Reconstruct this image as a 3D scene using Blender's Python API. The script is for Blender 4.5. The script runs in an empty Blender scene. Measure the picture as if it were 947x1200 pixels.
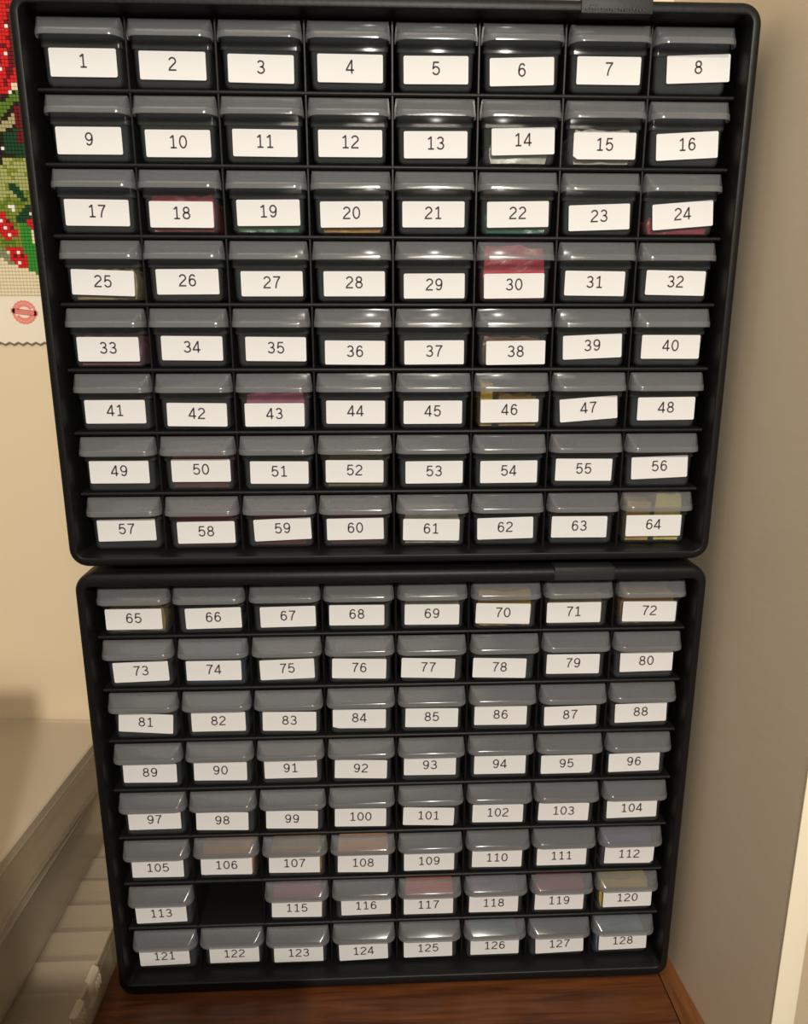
import bpy, bmesh, math, random
from mathutils import Vector, Matrix, noise
random.seed(7)
SC = bpy.context.scene
COL = SC.collection

# ------------------------------------------------------------------ camera
F_PX = 880.0
cam_d = bpy.data.cameras.new('camera')
cam_d.sensor_fit = 'HORIZONTAL'; cam_d.sensor_width = 36.0
cam_d.lens = F_PX / 947 * 36.0
cam_d.clip_start = 0.01
cam = bpy.data.objects.new('camera', cam_d)
COL.objects.link(cam)
RX = Vector((0.99911, -0.04211, -0.00031)); DN = Vector((-0.01047, -0.24131, -0.97039)); FW = Vector((0.04079, 0.96953, -0.24154))
FW.normalize(); RX = (RX - FW * RX.dot(FW)).normalized(); UP = RX.cross(FW)
m = Matrix(((RX.x, UP.x, -FW.x), (RX.y, UP.y, -FW.y), (RX.z, UP.z, -FW.z)))
cam.matrix_world = Matrix.Translation((-0.01629, -0.57632, -0.01423)) @ m.to_4x4()
SC.camera = cam

# ------------------------------------------------------------------ world, lamps, exposure
w = bpy.data.worlds.new('room_air'); SC.world = w; w.use_nodes = True
bg = w.node_tree.nodes['Background']
bg.inputs[0].default_value = (1.0, 0.86, 0.68, 1); bg.inputs[1].default_value = 0.19

def lamp(name, kind, loc, target, energy, color, size):
    d = bpy.data.lights.new(name, kind); d.energy = energy; d.color = color
    if kind == 'AREA': d.shape = 'DISK'; d.size = size
    else: d.shadow_soft_size = size
    o = bpy.data.objects.new(name, d); COL.objects.link(o); o.location = loc
    o.rotation_euler = (Vector(target) - Vector(loc)).to_track_quat('-Z', 'Y').to_euler()
    return o
lamp('ceiling_lamp', 'AREA', (0.20, -1.78, 0.80), (0, 0, -0.15), 25.5, (1.0, 0.935, 0.84), 0.07)
lamp('room_light', 'AREA', (-0.30, -0.85, 1.5), (-0.05, -0.05, -0.5), 10.5, (1.0, 0.88, 0.72), 1.3)
gl = lamp('strip_lamp', 'AREA', (0.15, -1.40, 0.50), (0.05, 0, -0.05), 6.0, (1.0, 0.88, 0.70), 0.1)
gl.data.shape = 'RECTANGLE'; gl.data.size = 0.46; gl.data.size_y = 0.06
SC.view_settings.view_transform = 'Standard'; SC.view_settings.look = 'None'
SC.view_settings.gamma = 1.0; SC.view_settings.use_curve_mapping = False
SC.view_settings.exposure = 0.0
SC.cycles.transparent_max_bounces = 24
SC.cycles.max_bounces = 8

# ------------------------------------------------------------------ materials
def srgb(r, g, b):
    f = lambda c: (c / 255 / 12.92) if c / 255 <= 0.04045 else ((c / 255 + 0.055) / 1.055) ** 2.4
    return (f(r), f(g), f(b), 1)

def mat(name, color, rough=0.5, spec=0.5, bump=0.0, bscale=200.0, clear=0.0, tint=(1, 1, 1, 1), vary=0.0, stretch=(1, 1, 1)):
    """Plain surface; clear > 0 lets that share of the light straight through (thin plastic)."""
    mm = bpy.data.materials.new(name); mm.use_nodes = True
    nt = mm.node_tree; b = nt.nodes['Principled BSDF']; out = nt.nodes['Material Output']
    b.inputs['Base Color'].default_value = color
    b.inputs['Roughness'].default_value = rough
    b.inputs['Specular IOR Level'].default_value = spec
    if bump or vary:
        tc = nt.nodes.new('ShaderNodeTexCoord'); mp = nt.nodes.new('ShaderNodeMapping')
        mp.inputs['Scale'].default_value = stretch
        nt.links.new(tc.outputs['Object'], mp.inputs[0])
        nz = nt.nodes.new('ShaderNodeTexNoise'); nz.inputs['Scale'].default_value = bscale; nz.inputs['Detail'].default_value = 4
        nt.links.new(mp.outputs[0], nz.inputs['Vector'])
        if bump:
            bp = nt.nodes.new('ShaderNodeBump'); bp.inputs['Strength'].default_value = bump; bp.inputs['Distance'].default_value = 0.0006
            nt.links.new(nz.outputs[0], bp.inputs['Height']); nt.links.new(bp.outputs[0], b.inputs['Normal'])
        if vary:
            mx = nt.nodes.new('ShaderNodeMix'); mx.data_type = 'RGBA'
            mx.inputs[6].default_value = [c * (1 - vary) for c in color[:3]] + [1]
            mx.inputs[7].default_value = [min(1, c * (1 + vary)) for c in color[:3]] + [1]
            nt.links.new(nz.outputs[0], mx.inputs[0]); nt.links.new(mx.outputs[2], b.inputs['Base Color'])
    if clear > 0:
        tr = nt.nodes.new('ShaderNodeBsdfTransparent'); tr.inputs[0].default_value = tint
        ms = nt.nodes.new('ShaderNodeMixShader'); ms.inputs[0].default_value = clear
        nt.links.new(b.outputs[0], ms.inputs[1]); nt.links.new(tr.outputs[0], ms.inputs[2])
        nt.links.new(ms.outputs[0], out.inputs[0])
    return mm

M_BLACK = mat('black_plastic', (0.0065, 0.0065, 0.007, 1), 0.43, 0.23, 0.25, 260)
M_TAB = mat('black_matte_plastic', (0.02, 0.02, 0.021, 1), 0.55, 0.4, 0.3, 400)
M_BODY = mat('smoky_clear_plastic', (0.17, 0.187, 0.20, 1), 0.12, 0.6, clear=0.86, tint=(0.95, 0.96, 0.965, 1))
M_LIP = mat('frosted_clear_plastic', (0.30, 0.308, 0.325, 1), 0.12, 0.6, clear=0.79, tint=(0.96, 0.965, 0.97, 1))
M_RIM = mat('frosted_clear_plastic_rim', (0.20, 0.205, 0.215, 1), 0.15, 0.6, clear=0.42, tint=(0.96, 0.965, 0.97, 1))
M_PAPER = mat('label_paper', (0.78, 0.785, 0.79, 1), 0.7, 0.25)
M_INK = mat('printed_ink', srgb(72, 60, 66), 0.7, 0.2)
M_WALL = mat('wall_paint', srgb(226, 208, 176), 0.85, 0.2, 0.15, 90)
M_PANEL = mat('panel_paint', srgb(232, 216, 192), 0.5, 0.35, 0.10, 30, vary=0.04, stretch=(1, 1, 6))
M_EDGE = mat('panel_edge_paint', srgb(250, 240, 214), 0.6, 0.3, 0.1, 80)
M_CASE = mat('frosted_case_plastic', srgb(222, 208, 184), 0.25, 0.5, 0.1, 40, clear=0.70, tint=(0.97, 0.96, 0.94, 1))
M_LID = mat('clear_case_lid_plastic', srgb(232, 218, 194), 0.22, 0.5, 0.1, 30, clear=0.64, tint=(0.97, 0.96, 0.94, 1))
M_CLEARLID = mat('glass_clear_case_lid_plastic', srgb(222, 208, 186), 0.18, 0.5, clear=0.86, tint=(0.97, 0.96, 0.94, 1))
M_SHADE_CARTON = mat('shade_carton_cardboard', srgb(150, 118, 82), 0.85, 0.2, 0.2, 60)

def wood(name, base, dark, along='x'):
    mm = bpy.data.materials.new(name); mm.use_nodes = True
    nt = mm.node_tree; b = nt.nodes['Principled BSDF']
    tc = nt.nodes.new('ShaderNodeTexCoord'); mp = nt.nodes.new('ShaderNodeMapping')
    mp.inputs['Scale'].default_value = (1.2, 16, 16) if along == 'x' else (16, 1.2, 16)
    nt.links.new(tc.outputs['Object'], mp.inputs[0])
    n1 = nt.nodes.new('ShaderNodeTexNoise'); n1.inputs['Scale'].default_value = 9; n1.inputs['Detail'].default_value = 8; n1.inputs['Distortion'].default_value = 0.6
    nt.links.new(mp.outputs[0], n1.inputs['Vector'])
    rp = nt.nodes.new('ShaderNodeValToRGB')
    rp.color_ramp.elements[0].position = 0.32; rp.color_ramp.elements[0].color = dark
    rp.color_ramp.elements[1].position = 0.66; rp.color_ramp.elements[1].color = base
    nt.links.new(n1.outputs[0], rp.inputs[0]); nt.links.new(rp.outputs[0], b.inputs['Base Color'])
    b.inputs['Roughness'].default_value = 0.42
    bp = nt.nodes.new('ShaderNodeBump'); bp.inputs['Strength'].default_value = 0.15; bp.inputs['Distance'].default_value = 0.0005
    nt.links.new(n1.outputs[0], bp.inputs['Height']); nt.links.new(bp.outputs[0], b.inputs['Normal'])
    return mm
M_WOOD = wood('brown_wood', srgb(112, 64, 32), srgb(64, 33, 15))
M_WOODTRIM = wood('brown_wood_edging', srgb(124, 78, 42), srgb(92, 56, 28), 'y')

# ------------------------------------------------------------------ mesh helpers
def link(name, bm, mats, parent=None, smooth=True, angle=0.6, recalc=True):
    if recalc: bmesh.ops.recalc_face_normals(bm, faces=bm.faces[:])
    me = bpy.data.meshes.new(name); bm.to_mesh(me); bm.free()
    for x in (mats if isinstance(mats, (list, tuple)) else [mats]): me.materials.append(x)
    if smooth:
        me.polygons.foreach_set('use_smooth', [True] * len(me.polygons))
        me.set_sharp_from_angle(angle=angle)
    o = bpy.data.objects.new(name, me); COL.objects.link(o)
    if parent: o.parent = parent
    return o

def tag(o, label=None, cat=None, group=None, kind=None):
    for k, v in (('label', label), ('category', cat), ('group', group), ('kind', kind)):
        if v: o[k] = v
    return o

def empty(name, loc, rz=0.0):
    o = bpy.data.objects.new(name, None); COL.objects.link(o); o.location = loc; o.rotation_euler = (0, 0, rz)
    o.empty_display_size = 0.02
    return o

def box(bm, x0, x1, y0, y1, z0, z1, bev=0.0, seg=2, mi=0):
    r = bmesh.ops.create_cube(bm, size=1.0)
    for v in r['verts']:
        v.co = Vector((x0 + (x1 - x0) * (v.co.x + .5), y0 + (y1 - y0) * (v.co.y + .5), z0 + (z1 - z0) * (v.co.z + .5)))
    fs = {f for v in r['verts'] for f in v.link_faces}
    for f in fs: f.material_index = mi
    if bev:
        es = list({e for v in r['verts'] for e in v.link_edges})
        bmesh.ops.bevel(bm, geom=es, offset=bev, segments=seg, profile=0.5, affect='EDGES')

def rrect(x0, x1, y0, y1, r, n=5):
    """rounded rectangle, counter-clockwise, as (u, v) pairs"""
    r = max(1e-5, min(r, (x1 - x0) / 2 - 1e-6, (y1 - y0) / 2 - 1e-6)); out = []
    for cx, cy, a0 in ((x1 - r, y1 - r, 0), (x0 + r, y1 - r, 90), (x0 + r, y0 + r, 180), (x1 - r, y0 + r, 270)):
        for k in range(n + 1):
            a = math.radians(a0 + 90 * k / n); out.append((cx + r * math.cos(a), cy + r * math.sin(a)))
    return out

def loft(bm, loops, cap0=True, cap1=True, closed=True):
    vs = [[bm.verts.new(c) for c in L] for L in loops]
    n = len(vs[0])
    for a, b in zip(vs[:-1], vs[1:]):
        for i in range(n if closed else n - 1):
            j = (i + 1) % n
            bm.faces.new((a[i], a[j], b[j], b[i]))
    if cap0: bm.faces.new(vs[0][::-1])
    if cap1: bm.faces.new(vs[-1])
    return vs
# ------------------------------------------------------------------ the setting
SHELF_Z = -0.6022
WALL_Y = 0.160
bm = bmesh.new(); box(bm, -1.3, 1.3, WALL_Y, WALL_Y + 0.1, -1.3, 1.5)
tag(link('wall_back', bm, M_WALL, smooth=False), kind='structure')
bm = bmesh.new(); box(bm, -1.0, 0.2455, -0.50, WALL_Y, SHELF_Z - 0.025, SHELF_Z, 0.0015)
tag(link('floor', bm, M_WOOD), kind='structure')
def panel_x(y): return 0.2622 - 0.067 * (y - 0.004)
YF = -0.1425
bm = bmesh.new()
loft(bm, [[(0.2460, -0.50, z), (panel_x(-0.5) - 0.0006, -0.50, z), (panel_x(WALL_Y) - 0.0006, WALL_Y, z), (0.2460, WALL_Y, z)] for z in (SHELF_Z - 0.025, SHELF_Z)])
tag(link('trim_1', bm, M_WOODTRIM, smooth=False), kind='structure')
bm = bmesh.new()   # upright side panel with a pale front edge
T = 0.0165
loft(bm, [[(panel_x(YF), YF, z), (panel_x(YF) + T, YF, z), (panel_x(WALL_Y) + T, WALL_Y, z), (panel_x(WALL_Y), WALL_Y, z)] for z in (-1.1, 0.75)])
pn = link('wall_right', bm, M_PANEL, smooth=False); tag(pn, kind='structure')
bm = bmesh.new(); box(bm, panel_x(YF) - 0.0002, panel_x(YF) + T + 0.0002, YF - 0.0015, YF - 0.0001, -1.1, 0.75, 0.0005)
tag(link('trim_2', bm, M_EDGE), kind='structure')

# ------------------------------------------------------------------ drawer cabinets
PX, PZ = 0.060, 0.0471
DEP = 0.141
def cabinet_body(top, bot):
    bm = bmesh.new()
    ox, ix = 0.2510, 0.2418
    izt, izb = 4 * PZ - 0.0016, -4 * PZ + 0.0018
    prof = [(0.00, 0.146), (0.0, -0.0092), (0.04, -0.0114), (0.12, -0.0130), (0.24, -0.0139), (0.42, -0.0143), (0.70, -0.0143), (0.77, -0.0140), (0.80, -0.0133), (0.90, -0.0060), (1.0, 0.0030), (1.0, DEP)]
    loops = []
    for s, y in prof:
        x = ox + (ix - ox) * s; zt = top + (izt - top) * s; zb = bot + (izb - bot) * s
        loops.append([(u, y, v) for u, v in rrect(-x, x, zb, zt, 0.0145 + (0.0035 - 0.0145) * s, 7)])
    loft(bm, loops)
    return bm

def cabinet(name, loc, label, top, bot, tab_z):
    t = tag(empty(name, loc), label, 'drawer cabinet', 'stacked drawer cabinets')
    link('frame', cabinet_body(top, bot), M_BLACK, t, angle=0.9)
    for j in range(1, 8):
        z = 4 * PZ - j * PZ
        bm = bmesh.new()
        loft(bm, [[(x, y, z + d) for y, d in ((DEP, -.0018), (DEP, .0018), (0.0012, .0018), (0.0001, .0014), (-0.0006, .0006), (-0.0006, -.0006), (0.0001, -.0014), (0.0012, -.0018))] for x in (-0.2416, 0.2416)])
        link('shelf', bm, M_BLACK, t, angle=0.9)
    for i in range(1, 8):
        x = -0.24 + i * PX
        bm = bmesh.new()
        loft(bm, [[(x + d, y, z) for y, d in ((DEP, -.0010), (0.0006, -.0010), (-.0002, -.0005), (-.0002, .0005), (0.0006, .0010), (DEP, .0010))] for z in (-4 * PZ + .0015, 4 * PZ - .0015)])
        link('partition', bm, M_BLACK, t, angle=0.9)
    bm = bmesh.new()
    box(bm, 0.1258, 0.1742, -0.0152, 0.004, tab_z, top + 0.0004, 0.0006)
    tb = link('name_tab', bm, M_TAB, t); tb['label'] = 'flat matte tab interrupting the rounded top rim'
    return t, tb

TOP_U, BOT_U, TOP_L, BOT_L = 0.1972, -0.1960, 0.2002, -0.2003
upper, tab_u = cabinet('drawer_cabinet', (0, 0, 0), 'black plastic drawer cabinet with drawers labelled 1 to 64, stacked on top of the other', TOP_U, BOT_U, 0.1878)
lower, tab_l = cabinet('drawer_cabinet', (0.0012, 0, -0.4017), 'black plastic drawer cabinet with drawers labelled 65 to 128, standing on the brown wood', TOP_L, BOT_L, 0.1900)
bm = bmesh.new()   # worn, unreadable raised marks on the upper tab
rnd = random.Random(3)
x = 0.1285
while x < 0.170:
    h = rnd.choice((0.0014, 0.0018, 0.0018)); box(bm, x, x + 0.0004, -0.0155, -0.0150, 0.1892, 0.1892 + h)
    wd = rnd.choice((0.0009, 0.0013, 0.0016))
    box(bm, x, x + wd, -0.0155, -0.0150, 0.1892 + rnd.choice((0, .0007, .0014)), 0.1892 + rnd.choice((0, .0007, .0014)) + .0004)
    x += wd + 0.0007
for k in range(3): box(bm, 0.1315 + k * .0018, 0.1326 + k * .0018, -0.0155, -0.0150, 0.1922, 0.1935)
link('raised_marks', bm, M_TAB, tab_u, smooth=False)

# --- drawer meshes (origin: front face centre, at the cell's bottom line)
def drawer_mesh():
    bm = bmesh.new()
    def L(hw, yf, yb, z, r): return [(u, v, z) for u, v in rrect(-hw, hw, yf, yb, r, 4)]
    Z0, ZT = 0.0020, 0.0436
    W = 0.0013
    loops = [L(.0222, .0032, .130, Z0, .003), L(.0240, .0014, .1325, Z0 + .0006, .0035), L(.0252, .0005, .134, Z0 + .0022, .0035), L(.0256, .0003, .1345, Z0 + .0042, .0032),
             L(.0263, .0003, .135, .0252, .003), L(.0265, .0001, .1352, .0257, .003), L(.0273, -.0008, .136, .0262, .003), L(.0276, -.0008, .1364, ZT - .0004, .003), L(.0274, -.0006, .136, ZT, .003),
             L(.0274 - W, -.0006 + W, .136 - W, ZT, .002), L(.0262, .0006, .135, .0268, .002), L(.0250, .0016, .1335, .0252, .002), L(.0243, .0017, .133, Z0 + .0045, .002), L(.0232, .0030, .131, Z0 + .0016, .002)]
    loft(bm, loops)
    o = link('drawer', bm, M_BODY, angle=0.7); return o
def pull_mesh():
    bm = bmesh.new()
    def U(hw, d, r, z, back=0.0018):
        # open path: left back -> left front -> right front -> right back
        pts = []; d = max(d, -.0016); r = max(0.0001, min(r, max(d, .0001)))
        pts.append((-hw, back, z)); n = 7
        for k in range(n + 1):
            a = math.radians(180 + 90 * k / n); pts.append((-hw + r + r * math.cos(a), -d + r + r * math.sin(a), z))
        for k in range(n + 1):
            a = math.radians(270 + 90 * k / n); pts.append((hw - r + r * math.cos(a), -d + r + r * math.sin(a), z))
        pts.append((hw, back, z)); return pts
    ZT = 0.0447; y0 = -.0008
    prof = [(.0272, -.0016, .0001, ZT - .0003), (.0273, -.0012, .0001, ZT), (.0275, .0006, .0004, ZT - .0004), (.0278, .0024, .0022, ZT - .0020), (.0285, .0083, .0079, ZT - .0084),
            (.0287, .0092, .0086, ZT - .0094), (.0288, .0096, .0089, ZT - .0104), (.0289, .0098, .0090, ZT - .0128), (.0288, .0098, .0090, ZT - .0133)]
    t = .0011
    inner = [(.0288 - t, .0098 - t, .0080, ZT - .0133), (.0287 - t, .0093 - t, .0078, ZT - .0108), (.0284 - t, .0083 - t, .0070, ZT - .0098), (.0278 - t, .0018, .0014, ZT - .0030), (.0272 - t, -.0012, .0001, ZT - .0018)]
    loops = [[(x, y + y0, z) for x, y, z in U(*p)] for p in prof + inner]
    loops.append(loops[0])
    vs = [[bm.verts.new(c) for c in L] for L in loops[:-1]]; vs.append(vs[0]); n = len(vs[0])
    for q, (a, b) in enumerate(zip(vs[:-1], vs[1:])):
        for i in range(n - 1): bm.faces.new((a[i], a[i + 1], b[i + 1], b[i])).material_index = 1 if 5 <= q <= 9 else 0
    for k in (0, n - 1):
        ring = [v[k] for v in vs[:-1]]
        bm.faces.new(ring if k else ring[::-1])
    return link('pull', bm, [M_LIP, M_RIM], angle=0.55)

# --- digits drawn as strokes (centre lines in em units, cap height 0.72)
def arc(cx, cy, rx, ry, a0, a1, n=14):
    return [(cx + rx * math.cos(math.radians(a0 + (a1 - a0) * k / n)), cy + ry * math.sin(math.radians(a0 + (a1 - a0) * k / n))) for k in range(n + 1)]
DIG = {
 '0': [arc(.278, .36, .185, .322, 0, 360, 26)],
 '1': [[(.115, .575), (.19, .61), (.262, .682), (.292, .682), (.292, .036)], [(.12, .036), (.46, .036)]],
 '2': [arc(.27, .505, .175, .178, 165, -28, 14) + [(.33, .34), (.22, .235), (.105, .115), (.085, .036), (.47, .036)]],
 '3': [arc(.265, .525, .16, .157, 158, -88, 14) + arc(.268, .203, .185, .168, 88, -160, 16)],
 '4': [[(.365, 0), (.365, .68), (.345, .68), (.075, .215), (.075, .18), (.495, .18)]],
 '5': [[(.445, .682), (.155, .682), (.115, .36)] + arc(.275, .24, .185, .206, 142, -158, 16)],
 '6': [arc(.282, .235, .172, .2, 0, 360, 22), [(.11, .24), (.112, .40), (.145, .56), (.215, .66), (.30, .686), (.375, .655), (.425, .575)]],
 '7': [[(.085, .682), (.46, .682), (.46, .65), (.37, .52), (.295, .36), (.245, .18), (.225, 0)]],
 '8': [arc(.278, .53, .15, .152, 0, 360, 20), arc(.278, .205, .18, .17, 0, 360, 20)],
 '9': [arc(.274, .485, .172, .2, 0, 360, 22), [(.446, .48), (.444, .32), (.411, .16), (.341, .06), (.256, .034), (.181, .065), (.131, .145)]],
}
def stroke(bm, pts, w, conv, mi):
    closed = (Vector(pts[0]) - Vector(pts[-1])).length < 1e-5
    if closed: pts = pts[:-1]
    n = len(pts); P = [Vector(p) for p in pts]; L = []; R = []
    for i in range(n):
        a = P[(i - 1) % n] if (closed or i > 0) else P[i]; b = P[(i + 1) % n] if (closed or i < n - 1) else P[i]
        d1 = (P[i] - a); d2 = (b - P[i])
        if d1.length < 1e-9: d1 = d2
        if d2.length < 1e-9: d2 = d1
        d1 = d1.normalized(); d2 = d2.normalized(); t = d1 + d2
        t = t.normalized() if t.length > 1e-6 else d1
        nn = Vector((-t.y, t.x)); c = max(0.5, nn.dot(Vector((-d1.y, d1.x))))
        L.append(bm.verts.new(conv(P[i] + nn * w / 2 / c))); R.append(bm.verts.new(conv(P[i] - nn * w / 2 / c)))
    for i in range(n if closed else n - 1):
        j = (i + 1) % n
        f = bm.faces.new((L[i], L[j], R[j], R[i])); f.material_index = mi

LW, LH = 0.0449, 0.0176
CUT = {15: ('bl', .0032, .0022), 112: ('br', .0030, .0028), 84: ('bl', .0050, .0014), 95: ('br', .0018, .0018), 1: ('br', .0010, .0010)}
def label_mesh(n):
    bm = bmesh.new()
    pts = [(LW / 2, LH / 2), (-LW / 2, LH / 2), (-LW / 2, -LH / 2), (LW / 2, -LH / 2)]
    cc = {0: .0007, 1: .0007, 2: .0007, 3: .0007}
    out = []
    for k, (u, v) in enumerate(pts):
        cx, cy = (.0007, .0007)
        if n in CUT and k == {'bl': 2, 'br': 3}[CUT[n][0]]: cx, cy = CUT[n][1:]
        sx, sy = (1 if u > 0 else -1), (1 if v > 0 else -1)
        a = (u - sx * cx, v); b = (u, v - sy * cy)
        out += [b, a] if k in (0, 2) else [a, b]
    loft(bm, [[(u, y, v) for u, v in out] for y in (0.0, -0.00022)])
    bmesh.ops.recalc_face_normals(bm, faces=bm.faces[:])
    s = str(n); em = 0.0117; adv = 0.556
    for k, ch in enumerate(s):
        ox = (k - len(s) / 2) * adv
        for st in DIG[ch]:
            stroke(bm, st, 0.087, lambda q, ox=ox: ((q.x + ox) * em * 1.05, -0.00034, (q.y - 0.345) * em + 0.0009), 1)
    for f in bm.faces:
        if f.material_index == 1 and f.normal.y > 0: f.normal_flip()
    return link('paper_label', bm, [M_PAPER, M_INK], smooth=False, recalc=False)

LAB={1:(3,84,0),2:(1,75,-2),3:(-1,61,-5),4:(10,69,-2),5:(0,68,3),6:(1,63,13),7:(6,76,0),8:(50,98,18),9:(-11,71,1),10:(3,57,1),11:(11,64,-2),12:(6,67,1),13:(6,63,4),14:(25,90,12),15:(10,66,1),16:(10,72,25),17:(2,72,-3),18:(-3,63,-1),19:(5,79,5),20:(2,71,5),21:(-5,73,2),22:(9,76,8),23:(6,60,16),24:(24,78,36),25:(-6,68,-13),26:(10,75,3),27:(14,63,1),28:(16,64,1),29:(2,49,3),30:(-1,51,6),31:(-2,69,-5),32:(9,74,-8),33:(-3,68,-1),34:(11,74,-4),35:(26,67,-4),36:(13,40,-4),37:(5,41,2),38:(23,38,5),39:(8,82,19),40:(12,79,-1),41:(-3,77,0),42:(8,53,-6),43:(-4,49,0),44:(9,65,-3),45:(-3,63,0),46:(-5,70,4),47:(11,82,34),48:(19,82,4),49:(-8,88,-1),50:(12,94,-1),51:(13,73,-4),52:(-5,76,-4),53:(13,65,2),54:(5,65,2),55:(-3,74,-4),56:(4,92,19),57:(0,94,6),58:(18,70,3),59:(18,85,18),60:(-4,84,6),61:(-7,72,-8),62:(-12,77,10),63:(-15,81,-3),64:(-4,84,0),65:(-17,70,0),66:(24,70,8),67:(19,69,6),68:(-17,73,-3),69:(0,66,-5),70:(-16,70,-13),71:(-24,67,0),72:(6,67,-6),73:(5,77,13),74:(-7,78,-2),75:(-4,72,13),76:(-7,68,-13),77:(-27,65,-16),78:(-35,55,-15),79:(-11,74,-3),80:(13,88,7),81:(2,81,-35),82:(3,81,-1),83:(0,73,-11),84:(-15,77,-8),85:(2,72,-9),86:(-10,79,-6),87:(-9,68,8),88:(5,77,11),89:(-2,78,-9),90:(-7,78,-9),91:(-6,86,1),92:(-6,68,-16),93:(-10,89,-6),94:(-1,74,-3),95:(-12,66,1),96:(-17,70,8),97:(-1,88,2),98:(-18,67,-14),99:(-13,64,-14),100:(-13,62,-9),101:(-16,52,-18),102:(-6,65,-7),103:(-13,69,-14),104:(-6,80,7),105:(-5,74,-6),106:(-10,72,-8),107:(-12,77,-8),108:(-1,62,-12),109:(-8,63,-2),110:(1,69,-8),111:(-7,68,-2),112:(10,71,-8),113:(-14,68,10),115:(-7,70,-11),116:(18,74,4),117:(-8,68,-1),118:(-11,63,-5),119:(-9,71,-7),120:(26,73,3),121:(-24,73,11),122:(9,65,3),123:(1,63,1),124:(-4,48,14),125:(-11,58,4),126:(7,68,2),127:(19,67,14),128:(19,72,8)}

proto_d = proto_p = None
ROWW = ['top row', 'second row', 'third row', 'fourth row', 'fifth row', 'sixth row', 'seventh row', 'bottom row']
CONT = {}
drawer_at = {}
rj = random.Random(11)
for n in range(1, 129):
    if n == 114: continue
    k = (n - 1) % 64; row, col = divmod(k, 8)
    cab = upper if n <= 64 else lower
    if proto_d is None:
        proto_d, proto_p = drawer_mesh(), pull_mesh(); d, pl = proto_d, proto_p
    else:
        d = proto_d.copy(); COL.objects.link(d); pl = proto_p.copy(); COL.objects.link(pl)
    d.parent = cab; pl.parent = d
    yj = rj.uniform(-.0006, .0010)
    d.location = (-0.21 + col * PX + rj.uniform(-.0004, .0004), yj, 4 * PZ - (row + 1) * PZ)
    d['label'] = 'smoky clear drawer with a white label reading %d' % n
    pl['label'] = 'paler frosted lip along the top of the drawer'
    lb = label_mesh(n); lb.parent = d
    dx, zb, dz = [v * 1e-4 for v in LAB[n]]
    lb.location = (dx, -0.0001 - yj * 0.0, zb + LH / 2)
    lb.rotation_euler = (0, -math.atan2(dz, LW), 0)
    lb['label'] = 'white paper label printed %d' % n
    drawer_at[n] = (cab.location.x + d.location.x, yj, cab.location.z + d.location.z)

# ------------------------------------------------------------------ bags of small pieces seen through the drawers
# number: (colour, height, x shift, half width, word)
BAGS = {
 14: ((214, 210, 196), .015, 0, .022, 'off-white'), 15: ((206, 204, 184), .024, 0, .022, 'cream'),
 18: ((168, 34, 50), .026, .001, .0235, 'red'), 19: ((20, 110, 60), .012, -.001, .0235, 'green'), 20: ((214, 150, 30), .011, .001, .0225, 'amber'),
 22: ((20, 120, 84), .018, -.001, .0235, 'sea green'), 24: ((210, 40, 60), .012, 0, .0235, 'red'), 25: ((180, 158, 100), .0225, .001, .0235, 'straw coloured'),
 30: ((226, 66, 86), .040, 0, .0238, 'bright red crinkled'), 33: ((150, 84, 104), .022, .001, .0235, 'dusty pink'), 38: ((120, 84, 60), .022, 0, .0235, 'brown'),
 43: ((184, 104, 132), .028, .001, .0235, 'pink'), 46: ((190, 150, 60), .024, .0062, .0165, 'dull golden'),
 50: ((110, 60, 50), .030, 0, .0235, 'reddish brown'), 52: ((120, 112, 60), .023, 0, .0235, 'olive'),
 58: ((112, 22, 40), .029, 0, .0235, 'dark red'), 59: ((100, 22, 36), .029, .002, .022, 'wine red'), 60: ((90, 26, 36), .029, 0, .022, 'burgundy'),
 61: ((206, 198, 176), .026, 0, .0235, 'ivory'),
 64: ((244, 220, 110), .0395, .0118, .0118, 'lemon yellow'),
 65: ((160, 136, 74), .022, .001, .0235, 'mustard'), 69: ((170, 164, 150), .030, -.001, .0235, 'pale grey'), 70: ((206, 166, 50), .032, 0, .0235, 'ochre yellow'),
 71: ((160, 146, 104), .028, 0, .0235, 'khaki'), 72: ((196, 150, 80), .029, 0, .0235, 'tan'), 74: ((24, 78, 118), .024, .001, .0235, 'blue'),
 75: ((130, 126, 110), .024, .001, .0235, 'stone grey'), 76: ((130, 126, 110), .024, 0, .0235, 'greyish white'),
 106: ((206, 136, 40), .030, .001, .0238, 'orange'), 107: ((176, 140, 50), .030, .001, .0238, 'olive yellow'), 108: ((255, 176, 120), .036, 0, .0238, 'peach'),
 112: ((120, 76, 140), .032, -.001, .0235, 'purple'), 115: ((186, 90, 120), .034, .001, .0235, 'mauve'), 117: ((246, 100, 88), .037, -.001, .0232, 'coral red'),
 118: ((140, 116, 140), .030, 0, .0235, 'lilac'), 119: ((176, 60, 90), .034, -.001, .0235, 'rose'), 120: ((226, 190, 60), .031, -.001, .0235, 'yellow'),
 126: ((90, 130, 140), .028, 0, .0235, 'greyish blue'), 128: ((100, 140, 160), .028, 0, .0235, 'pale blue'),
}
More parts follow.
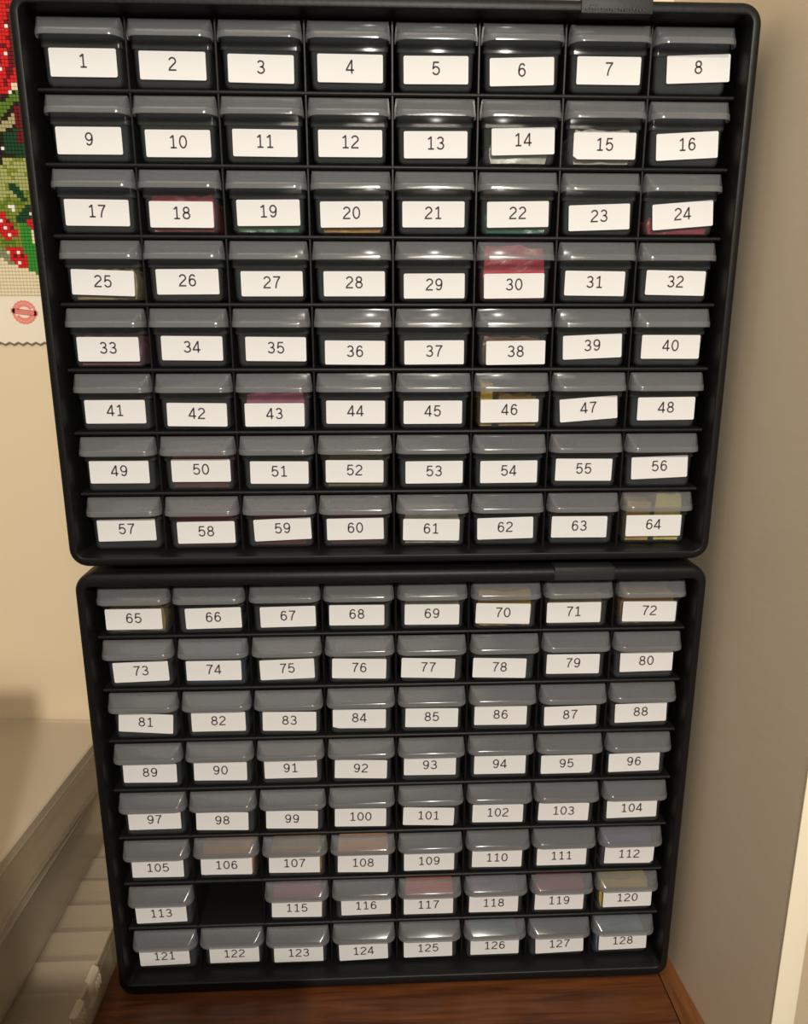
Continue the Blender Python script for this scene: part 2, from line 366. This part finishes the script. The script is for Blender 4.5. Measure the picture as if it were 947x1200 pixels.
def bag_mesh(n, h, hw, sx=0.0):
    bm = bmesh.new(); nx, ny, nz = 12, 12, 7; rr = random.Random(n)
    off = Vector((rr.uniform(0, 50), rr.uniform(0, 50), rr.uniform(0, 50)))
    bmesh.ops.create_cube(bm, size=1.0)
    bmesh.ops.subdivide_edges(bm, edges=bm.edges[:], cuts=9, use_grid_fill=True)
    for v in bm.verts:
        u = v.co.copy() * 2
        # pillow: squeeze edges, crumple faces, keep clear of the drawer walls
        q = Vector((u.x * (1 - .06 * abs(u.z) ** 2), u.y, u.z))
        px = Vector((q.x * hw, 0.036 + q.y * 0.032, h / 2 + q.z * h / 2))
        nn = noise.noise_vector(px * 90 + off) * .5 + noise.noise_vector(px * 260 + off) * .3
        top = max(0, u.z)
        amp = Vector((.0012, .0026, .0012 + .0045 * top))
        px.x += sx
        px += Vector((nn.x * amp.x - .0012 * u.x, nn.y * amp.y, nn.z * amp.z - (.002 * top)))
        px.z = max(px.z, 0.0)
        lim = (.0240 + (px.z + .0034 - .0061) / .019 * .0006 - .0002) if px.z > .004 else .0232
        if n > 64: px.z = min(px.z, .0335 + max(0, nn.z) * .001)
        px.x = max(-lim, min(lim, px.x)); px.y = max(.0030, px.y)
        v.co = px
    return bm
ALL = [(n,) + v for n, v in BAGS.items()] + [(64, (226, 180, 70), .034, -.0122, .0112, 'ochre yellow'), (46, (246, 196, 60), .036, -.0180, .0060, 'bright golden')]
for n, c, h, sx, hw, word in ALL:
    key = word.replace(' ', '_') + '_bag_plastic'
    mm = bpy.data.materials.get(key) or mat(key, srgb(*c), 0.26, 0.5, 0.5, 260, vary=0.22)
    x, y, z = drawer_at[n]
    o = link('small_bag', bag_mesh(n, h, hw, sx if hw < .02 else 0), mm, angle=1.2)
    o.location = (x, y, z + 0.0040)
    tag(o, '%s bag of small pieces inside the drawer labelled %d' % (word, n), 'bag', 'bags of small pieces in the drawers')

# ------------------------------------------------------------------ bead mosaic canvas on the wall
ART=[('olive',[(-386.9, 130.4), (-320.5, 130.9), (-324.2, 74.8), (-333.6, 47.0), (-352.4, 54.3), (-395.8, 68.7)]),
('sage',[(-386.9, 130.4), (-322.3, 128.1), (-323.0, 103.5), (-347.4, 94.1), (-392.7, 90.3)]),
('red',[(-378.0, 289.3), (-318.1, 290.3), (-320.1, 252.7), (-320.8, 223.7), (-320.8, 200.8), (-323.6, 189.5), (-330.5, 180.7), (-336.6, 178.6), (-395.2, 173.3)]),
('maroon',[(-319.5, 290.3), (-318.1, 290.3), (-321.0, 239.9), (-322.0, 213.9), (-324.1, 197.4), (-329.5, 188.7), (-333.7, 184.0), (-330.7, 190.7), (-325.8, 200.7), (-324.5, 217.2), (-323.8, 239.8)]),
('dark',[(-380.6, 174.8), (-336.6, 178.6), (-330.5, 180.7), (-323.5, 184.8), (-321.5, 182.8), (-333.4, 175.3), (-383.7, 153.1)]),
('green',[(-382.7, 159.9), (-337.4, 172.6), (-323.0, 182.8), (-321.7, 175.4), (-339.1, 159.0), (-385.6, 139.4)]),
('dark',[(-385.4, 140.8), (-339.1, 159.0), (-322.4, 175.4), (-315.3, 174.1), (-321.1, 126.0), (-388.1, 122.0)]),
('beige',[(-386.1, 135.9), (-339.5, 155.6), (-327.3, 165.9), (-326.9, 157.1), (-335.6, 151.5), (-386.8, 131.1)]),
('maroon',[(-324.2, 172.7), (-316.0, 174.1), (-319.0, 143.4), (-326.6, 141.3), (-323.6, 153.7), (-326.9, 157.1)]),
('deepgreen',[(-336.6, 149.4), (-324.4, 153.7), (-325.1, 141.3), (-318.2, 143.4), (-320.1, 128.1), (-327.9, 130.9), (-339.5, 132.9)]),
('sage',[(-340.6, 130.1), (-322.3, 128.1), (-323.0, 103.5), (-336.6, 96.3), (-346.9, 97.7)]),
('deepgreen',[(-338.8, 109.1), (-335.0, 109.1), (-323.8, 97.1), (-324.2, 93.5), (-330.7, 95.6), (-338.7, 103.4)]),
('deepgreen',[(-336.3, 74.7), (-332.2, 83.4), (-322.1, 92.1), (-321.1, 74.8)]),
('red',[(-392.7, 90.3), (-347.0, 84.8), (-343.7, 81.9), (-333.1, 63.1), (-397.9, 54.1)]),
('olive',[(-395.8, 68.7), (-357.4, 74.6), (-347.1, 60.9), (-330.4, 60.9), (-331.2, 54.3), (-400.0, 39.4)]),
('red',[(-346.4, 54.3), (-331.2, 54.3), (-327.2, 36.6), (-331.9, 35.1), (-342.7, 41.0)]),
('red',[(-325.9, 79.1), (-319.1, 79.2), (-319.0, 67.6), (-326.4, 69.0)]),
('bright',[(-333.2, 74.8), (-324.9, 74.8), (-319.8, 47.0), (-317.3, 29.2), (-328.1, 35.1), (-331.2, 54.3)]),
('graygreen',[(-398.9, 46.7), (-352.4, 54.3), (-345.5, 49.1), (-340.7, 38.8), (-345.2, 39.5), (-353.4, 46.9), (-400.0, 39.4)])]
DOTS= [(-323.2, 233.4), (-327.9, 213.2), (-333.0, 200.6), (-328.9, 182.1), (-339.0, 136.3), (-347.0, 67.4), (-348.0, 77.6), (-344.2, 71.8), (-341.1, 66.0), (-337.8, 49.9), (-336.8, 45.5), (-335.1, 41.0), (-337.6, 88.4), (-339.1, 88.4), (-336.1, 88.4), (-337.4, 89.9), (-337.8, 87.0), (-347.1, 96.2)]
COLS = {'olive': (126, 138, 50), 'sage': (166, 172, 104), 'red': (206, 34, 34), 'maroon': (110, 16, 26), 'dark': (36, 30, 22), 'green': (92, 122, 38), 'beige': (172, 164, 118),
        'deepgreen': (26, 66, 40), 'bright': (56, 140, 48), 'graygreen': (140, 144, 110), 'cream': (232, 218, 184), 'white': (240, 240, 236)}
CN = list(COLS)
AM = [mat('bead_' + k, srgb(*v), 0.3, 0.5) for k, v in COLS.items()]
def inside(x, y, P):
    c = False; j = len(P) - 1
    for i in range(len(P)):
        if (P[i][1] > y) != (P[j][1] > y) and x < (P[j][0] - P[i][0]) * (y - P[i][1]) / (P[j][1] - P[i][1]) + P[i][0]: c = not c
        j = i
    return c
art = tag(empty('bead_mosaic_canvas', (-0.36, WALL_Y, -0.031)), 'unframed bead mosaic canvas with red and green leaf shapes on the cream wall', 'picture')
def apos(x, y, z): return (x + 0.36, y - WALL_Y, z + 0.031)
AX0, AX1, AZT, AZB = -0.520, -0.262, 0.330, -0.0312
bm = bmesh.new()   # the canvas sheet with its pinked lower edge
up = [(AX0, AZT), (AX1, AZT)]; lo = []
nz = 64
for k in range(nz + 1):
    x = AX1 + (AX0 - AX1) * k / nz; lo.append((x, AZB + (0.0011 if k % 2 else -0.0009)))
loft(bm, [[apos(x, y, z) for x, z in up + lo] for y in (WALL_Y - 0.0003, WALL_Y - 0.0013)])
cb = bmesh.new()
stroke(cb, [(x, z + .0002) for x, z in lo], 0.0015, lambda q: apos(q.x, WALL_Y - 0.0015, q.y), 0)  # dark strip painted along the zigzag as the edge's shadow
link('pinked_edge_shadow', cb, mat('edge_shadow_tone', srgb(128, 116, 92), .9, .1), art, smooth=False)
link('canvas_sheet', bm, mat('canvas_cloth', srgb(236, 226, 206), 0.8, 0.2, 0.1, 300), art, smooth=False)
bm = bmesh.new(); S = 0.0030; rr = random.Random(5)
nx = int((AX1 - AX0 - .004) / S); z0 = 0.0125; nzz = int((AZT - z0 - .004) / S)
for i in range(nx):
    for j in range(nzz):
        x = AX0 + .002 + (i + .5) * S; z = z0 + (j + .5) * S; c = 'cream'
        for nm, P in ART:
            if inside(min(x, -.3236 if z > .085 else -.3205) * 1e3, z * 1e3, P): c = nm
        if c in ('sage', 'olive') and rr.random() < .16: c = 'olive' if c == 'sage' else 'green'
        if c == 'red' and rr.random() < .10: c = 'maroon'
        if any(abs(x * 1e3 - a) < 1.4 and abs(z * 1e3 - b) < 1.4 for a, b in DOTS): c = 'white'
        yb, yt = WALL_Y - 0.0013, WALL_Y - 0.0024; a = S / 2 * .995; b = S / 2 * .86
        q = [bm.verts.new(apos(x + sx * a, yb, z + sz * a)) for sx, sz in ((-1, -1), (1, -1), (1, 1), (-1, 1))]
        t = [bm.verts.new(apos(x + sx * b, yt, z + sz * b)) for sx, sz in ((-1, -1), (1, -1), (1, 1), (-1, 1))]
        for f in [(t[0], t[1], t[2], t[3])] + [(q[k], q[(k + 1) % 4], t[(k + 1) % 4], t[k]) for k in range(4)]:
            bm.faces.new(f).material_index = CN.index(c)
link('bead_field', bm, AM, art, smooth=False)
bm = bmesh.new()   # round red stamp with a ribbon band
cx, cz = -0.3378, -0.0026
def conv(q): return apos(cx + q.x, WALL_Y - 0.00145, cz + q.y)
scal = [((0.0096 + 0.0006 * (k % 2)) * math.cos(2 * math.pi * k / 40), (0.0092 + 0.0006 * (k % 2)) * math.sin(2 * math.pi * k / 40)) for k in range(41)]
stroke(bm, scal, 0.0022, conv, 0)
stroke(bm, arc(0, 0, .0070, .0066, 25, 155, 12), 0.0028, conv, 0); stroke(bm, arc(0, 0, .0070, .0066, 205, 335, 12), 0.0028, conv, 0)
stroke(bm, [(-.0122, .0018), (.0122, -.0014)], 0.0040, conv, 0)
for k in range(-4, 5): stroke(bm, [(k * .0022, .0016 - k * .0003), (k * .0022 + .0012, -.0012 - k * .0003)], 0.0003, lambda q: apos(cx + q.x, WALL_Y - 0.00155, cz + q.y), 1)
stroke(bm, [(-.0100, .0036), (.0110, .0010)], 0.0004, lambda q: apos(cx + q.x, WALL_Y - 0.00155, cz + q.y), 1)
stroke(bm, [(-.0110, -.0008), (.0104, -.0034)], 0.0004, lambda q: apos(cx + q.x, WALL_Y - 0.00155, cz + q.y), 1)
st = link('red_stamp', bm, [mat('stamp_ink', srgb(230, 138, 126), .8, .2), mat('stamp_ink_dark', srgb(176, 70, 64), .8, .2)], art, smooth=False)

# ------------------------------------------------------------------ frosted storage cases stacked beside the cabinets
def tray(bm, x0, x1, y0, y1, z0, z1, t=0.0016, r=0.008):
    L = lambda i, z: [(u, v, z) for u, v in rrect(x0 + i, x1 - i, y0 + i, y1 - i, max(.001, r - i), 5)]
    loft(bm, [L(.003, z0), L(.0008, z0 + .001), L(0, z0 + .004), L(0, z1), L(t, z1), L(t, z0 + .004), L(t + .003, z0 + t)])
def case(label, xr, yb, rz, w, dpt, h, z, cols, rows, lid_h=0.011, latches=(), lid_m=None, rim=.0062):
    t = tag(empty('storage_case', (xr, yb, z), rz), label, 'storage case', 'frosted storage cases stacked beside the cabinets')
    bm = bmesh.new(); tray(bm, -w + .002, -.002, -dpt + .002, -.002, 0, h - .004); link('tray', bm, M_CASE, t)
    bm = bmesh.new()
    L = lambda i, zz: [(u, v, zz) for u, v in rrect(-w + i, -i, -dpt + i, -i, max(.001, .009 - i), 5)]
    loft(bm, [L(.0095, h - .0030), L(.0014, h - .0030), L(.0013, h - lid_h), L(0, h - lid_h), L(0, h - .0015), L(.0012, h), L(rim, h), L(rim + .0008, h - .0014)])
    link('lid', bm, lid_m or M_LID, t)
    for k in range(1, rows):
        bm = bmesh.new(); y = -dpt + k * dpt / rows; box(bm, -w + .004, -.004, y - .0006, y + .0006, .0018, h - .0055, .0004)
        link('divider', bm, M_CASE, t)
    for k in range(1, cols):
        bm = bmesh.new(); x = -w + k * w / cols; box(bm, x - .0006, x + .0006, -dpt + .004, -.004, .0018, h - .0055, .0004)
        link('divider', bm, M_CASE, t)
    for yl in latches:
        bm = bmesh.new()
        loft(bm, [[(u, yl + v, zz) for u, v in rrect(-.003, d, -.009, .009, .004, 5)] for d, zz in ((.0012, h - .024), (.003, h - .020), (.0038, h - .008), (.0046, h - .003), (.0036, h + .0012), (.001, h + .002))])
        for q in (-.004, .0, .004): box(bm, .0036, .0056, yl + q - .0006, yl + q + .0006, h - .012, h - .002, .0004)
        link('latch', bm, M_LID, t)
    return t
ZB = SHELF_Z + 0.0004
case('frosted clear compartment case at the bottom of the stack, nearest the black cabinet', -0.2610, 0.150, 0.0, 0.30, 0.30, 0.0475, ZB, 3, 9, latches=(-.188, -.222), lid_m=M_CLEARLID, rim=.011)
case('tall frosted clear case in the middle of the stack', -0.3055, 0.152, -0.03, 0.27, 0.29, 0.0760, ZB + 0.0503, 1, 1)
case('frosted clear case on top of the stack, its lid against the wall', -0.2945, 0.153, -0.064, 0.28, 0.28, 0.0570, ZB + 0.1270, 1, 1)
# unseen carton added on the left to cast shadow on the wall and cases
cart = tag(empty('shade_carton', (-0.335, -0.37, SHELF_Z), 0.0), 'unseen tall carton added left of the storage cases to cast a shadow', 'shade carton')
bm = bmesh.new(); box(bm, -.10, .10, -.07, .07, 0.0004, .494, .0015); link('shade_carton_walls', bm, M_SHADE_CARTON, cart)
for s in (-1, 1):
    bm = bmesh.new(); box(bm, -.10, .10, *sorted((s * .0008, s * .0695)), .4943, .4975, .0008); link('shade_carton_flap', bm, M_SHADE_CARTON, cart)

cart = tag(empty('shade_carton', (-0.2305, -0.43, SHELF_Z), 0.0), 'unseen low carton added beside the tall one to darken the lower left', 'shade carton')  # unseen low block, added only to shade the lower wood and cases
bm = bmesh.new(); box(bm, -.003, .2105, -.03, .03, 0.0004, .322, .0015); link('shade_carton_walls', bm, M_SHADE_CARTON, cart)
for s in (-1, 1):
    bm = bmesh.new(); box(bm, -.003, .2105, *sorted((s * .0008, s * .0295)), .3223, .325, .0008); link('shade_carton_flap', bm, M_SHADE_CARTON, cart)
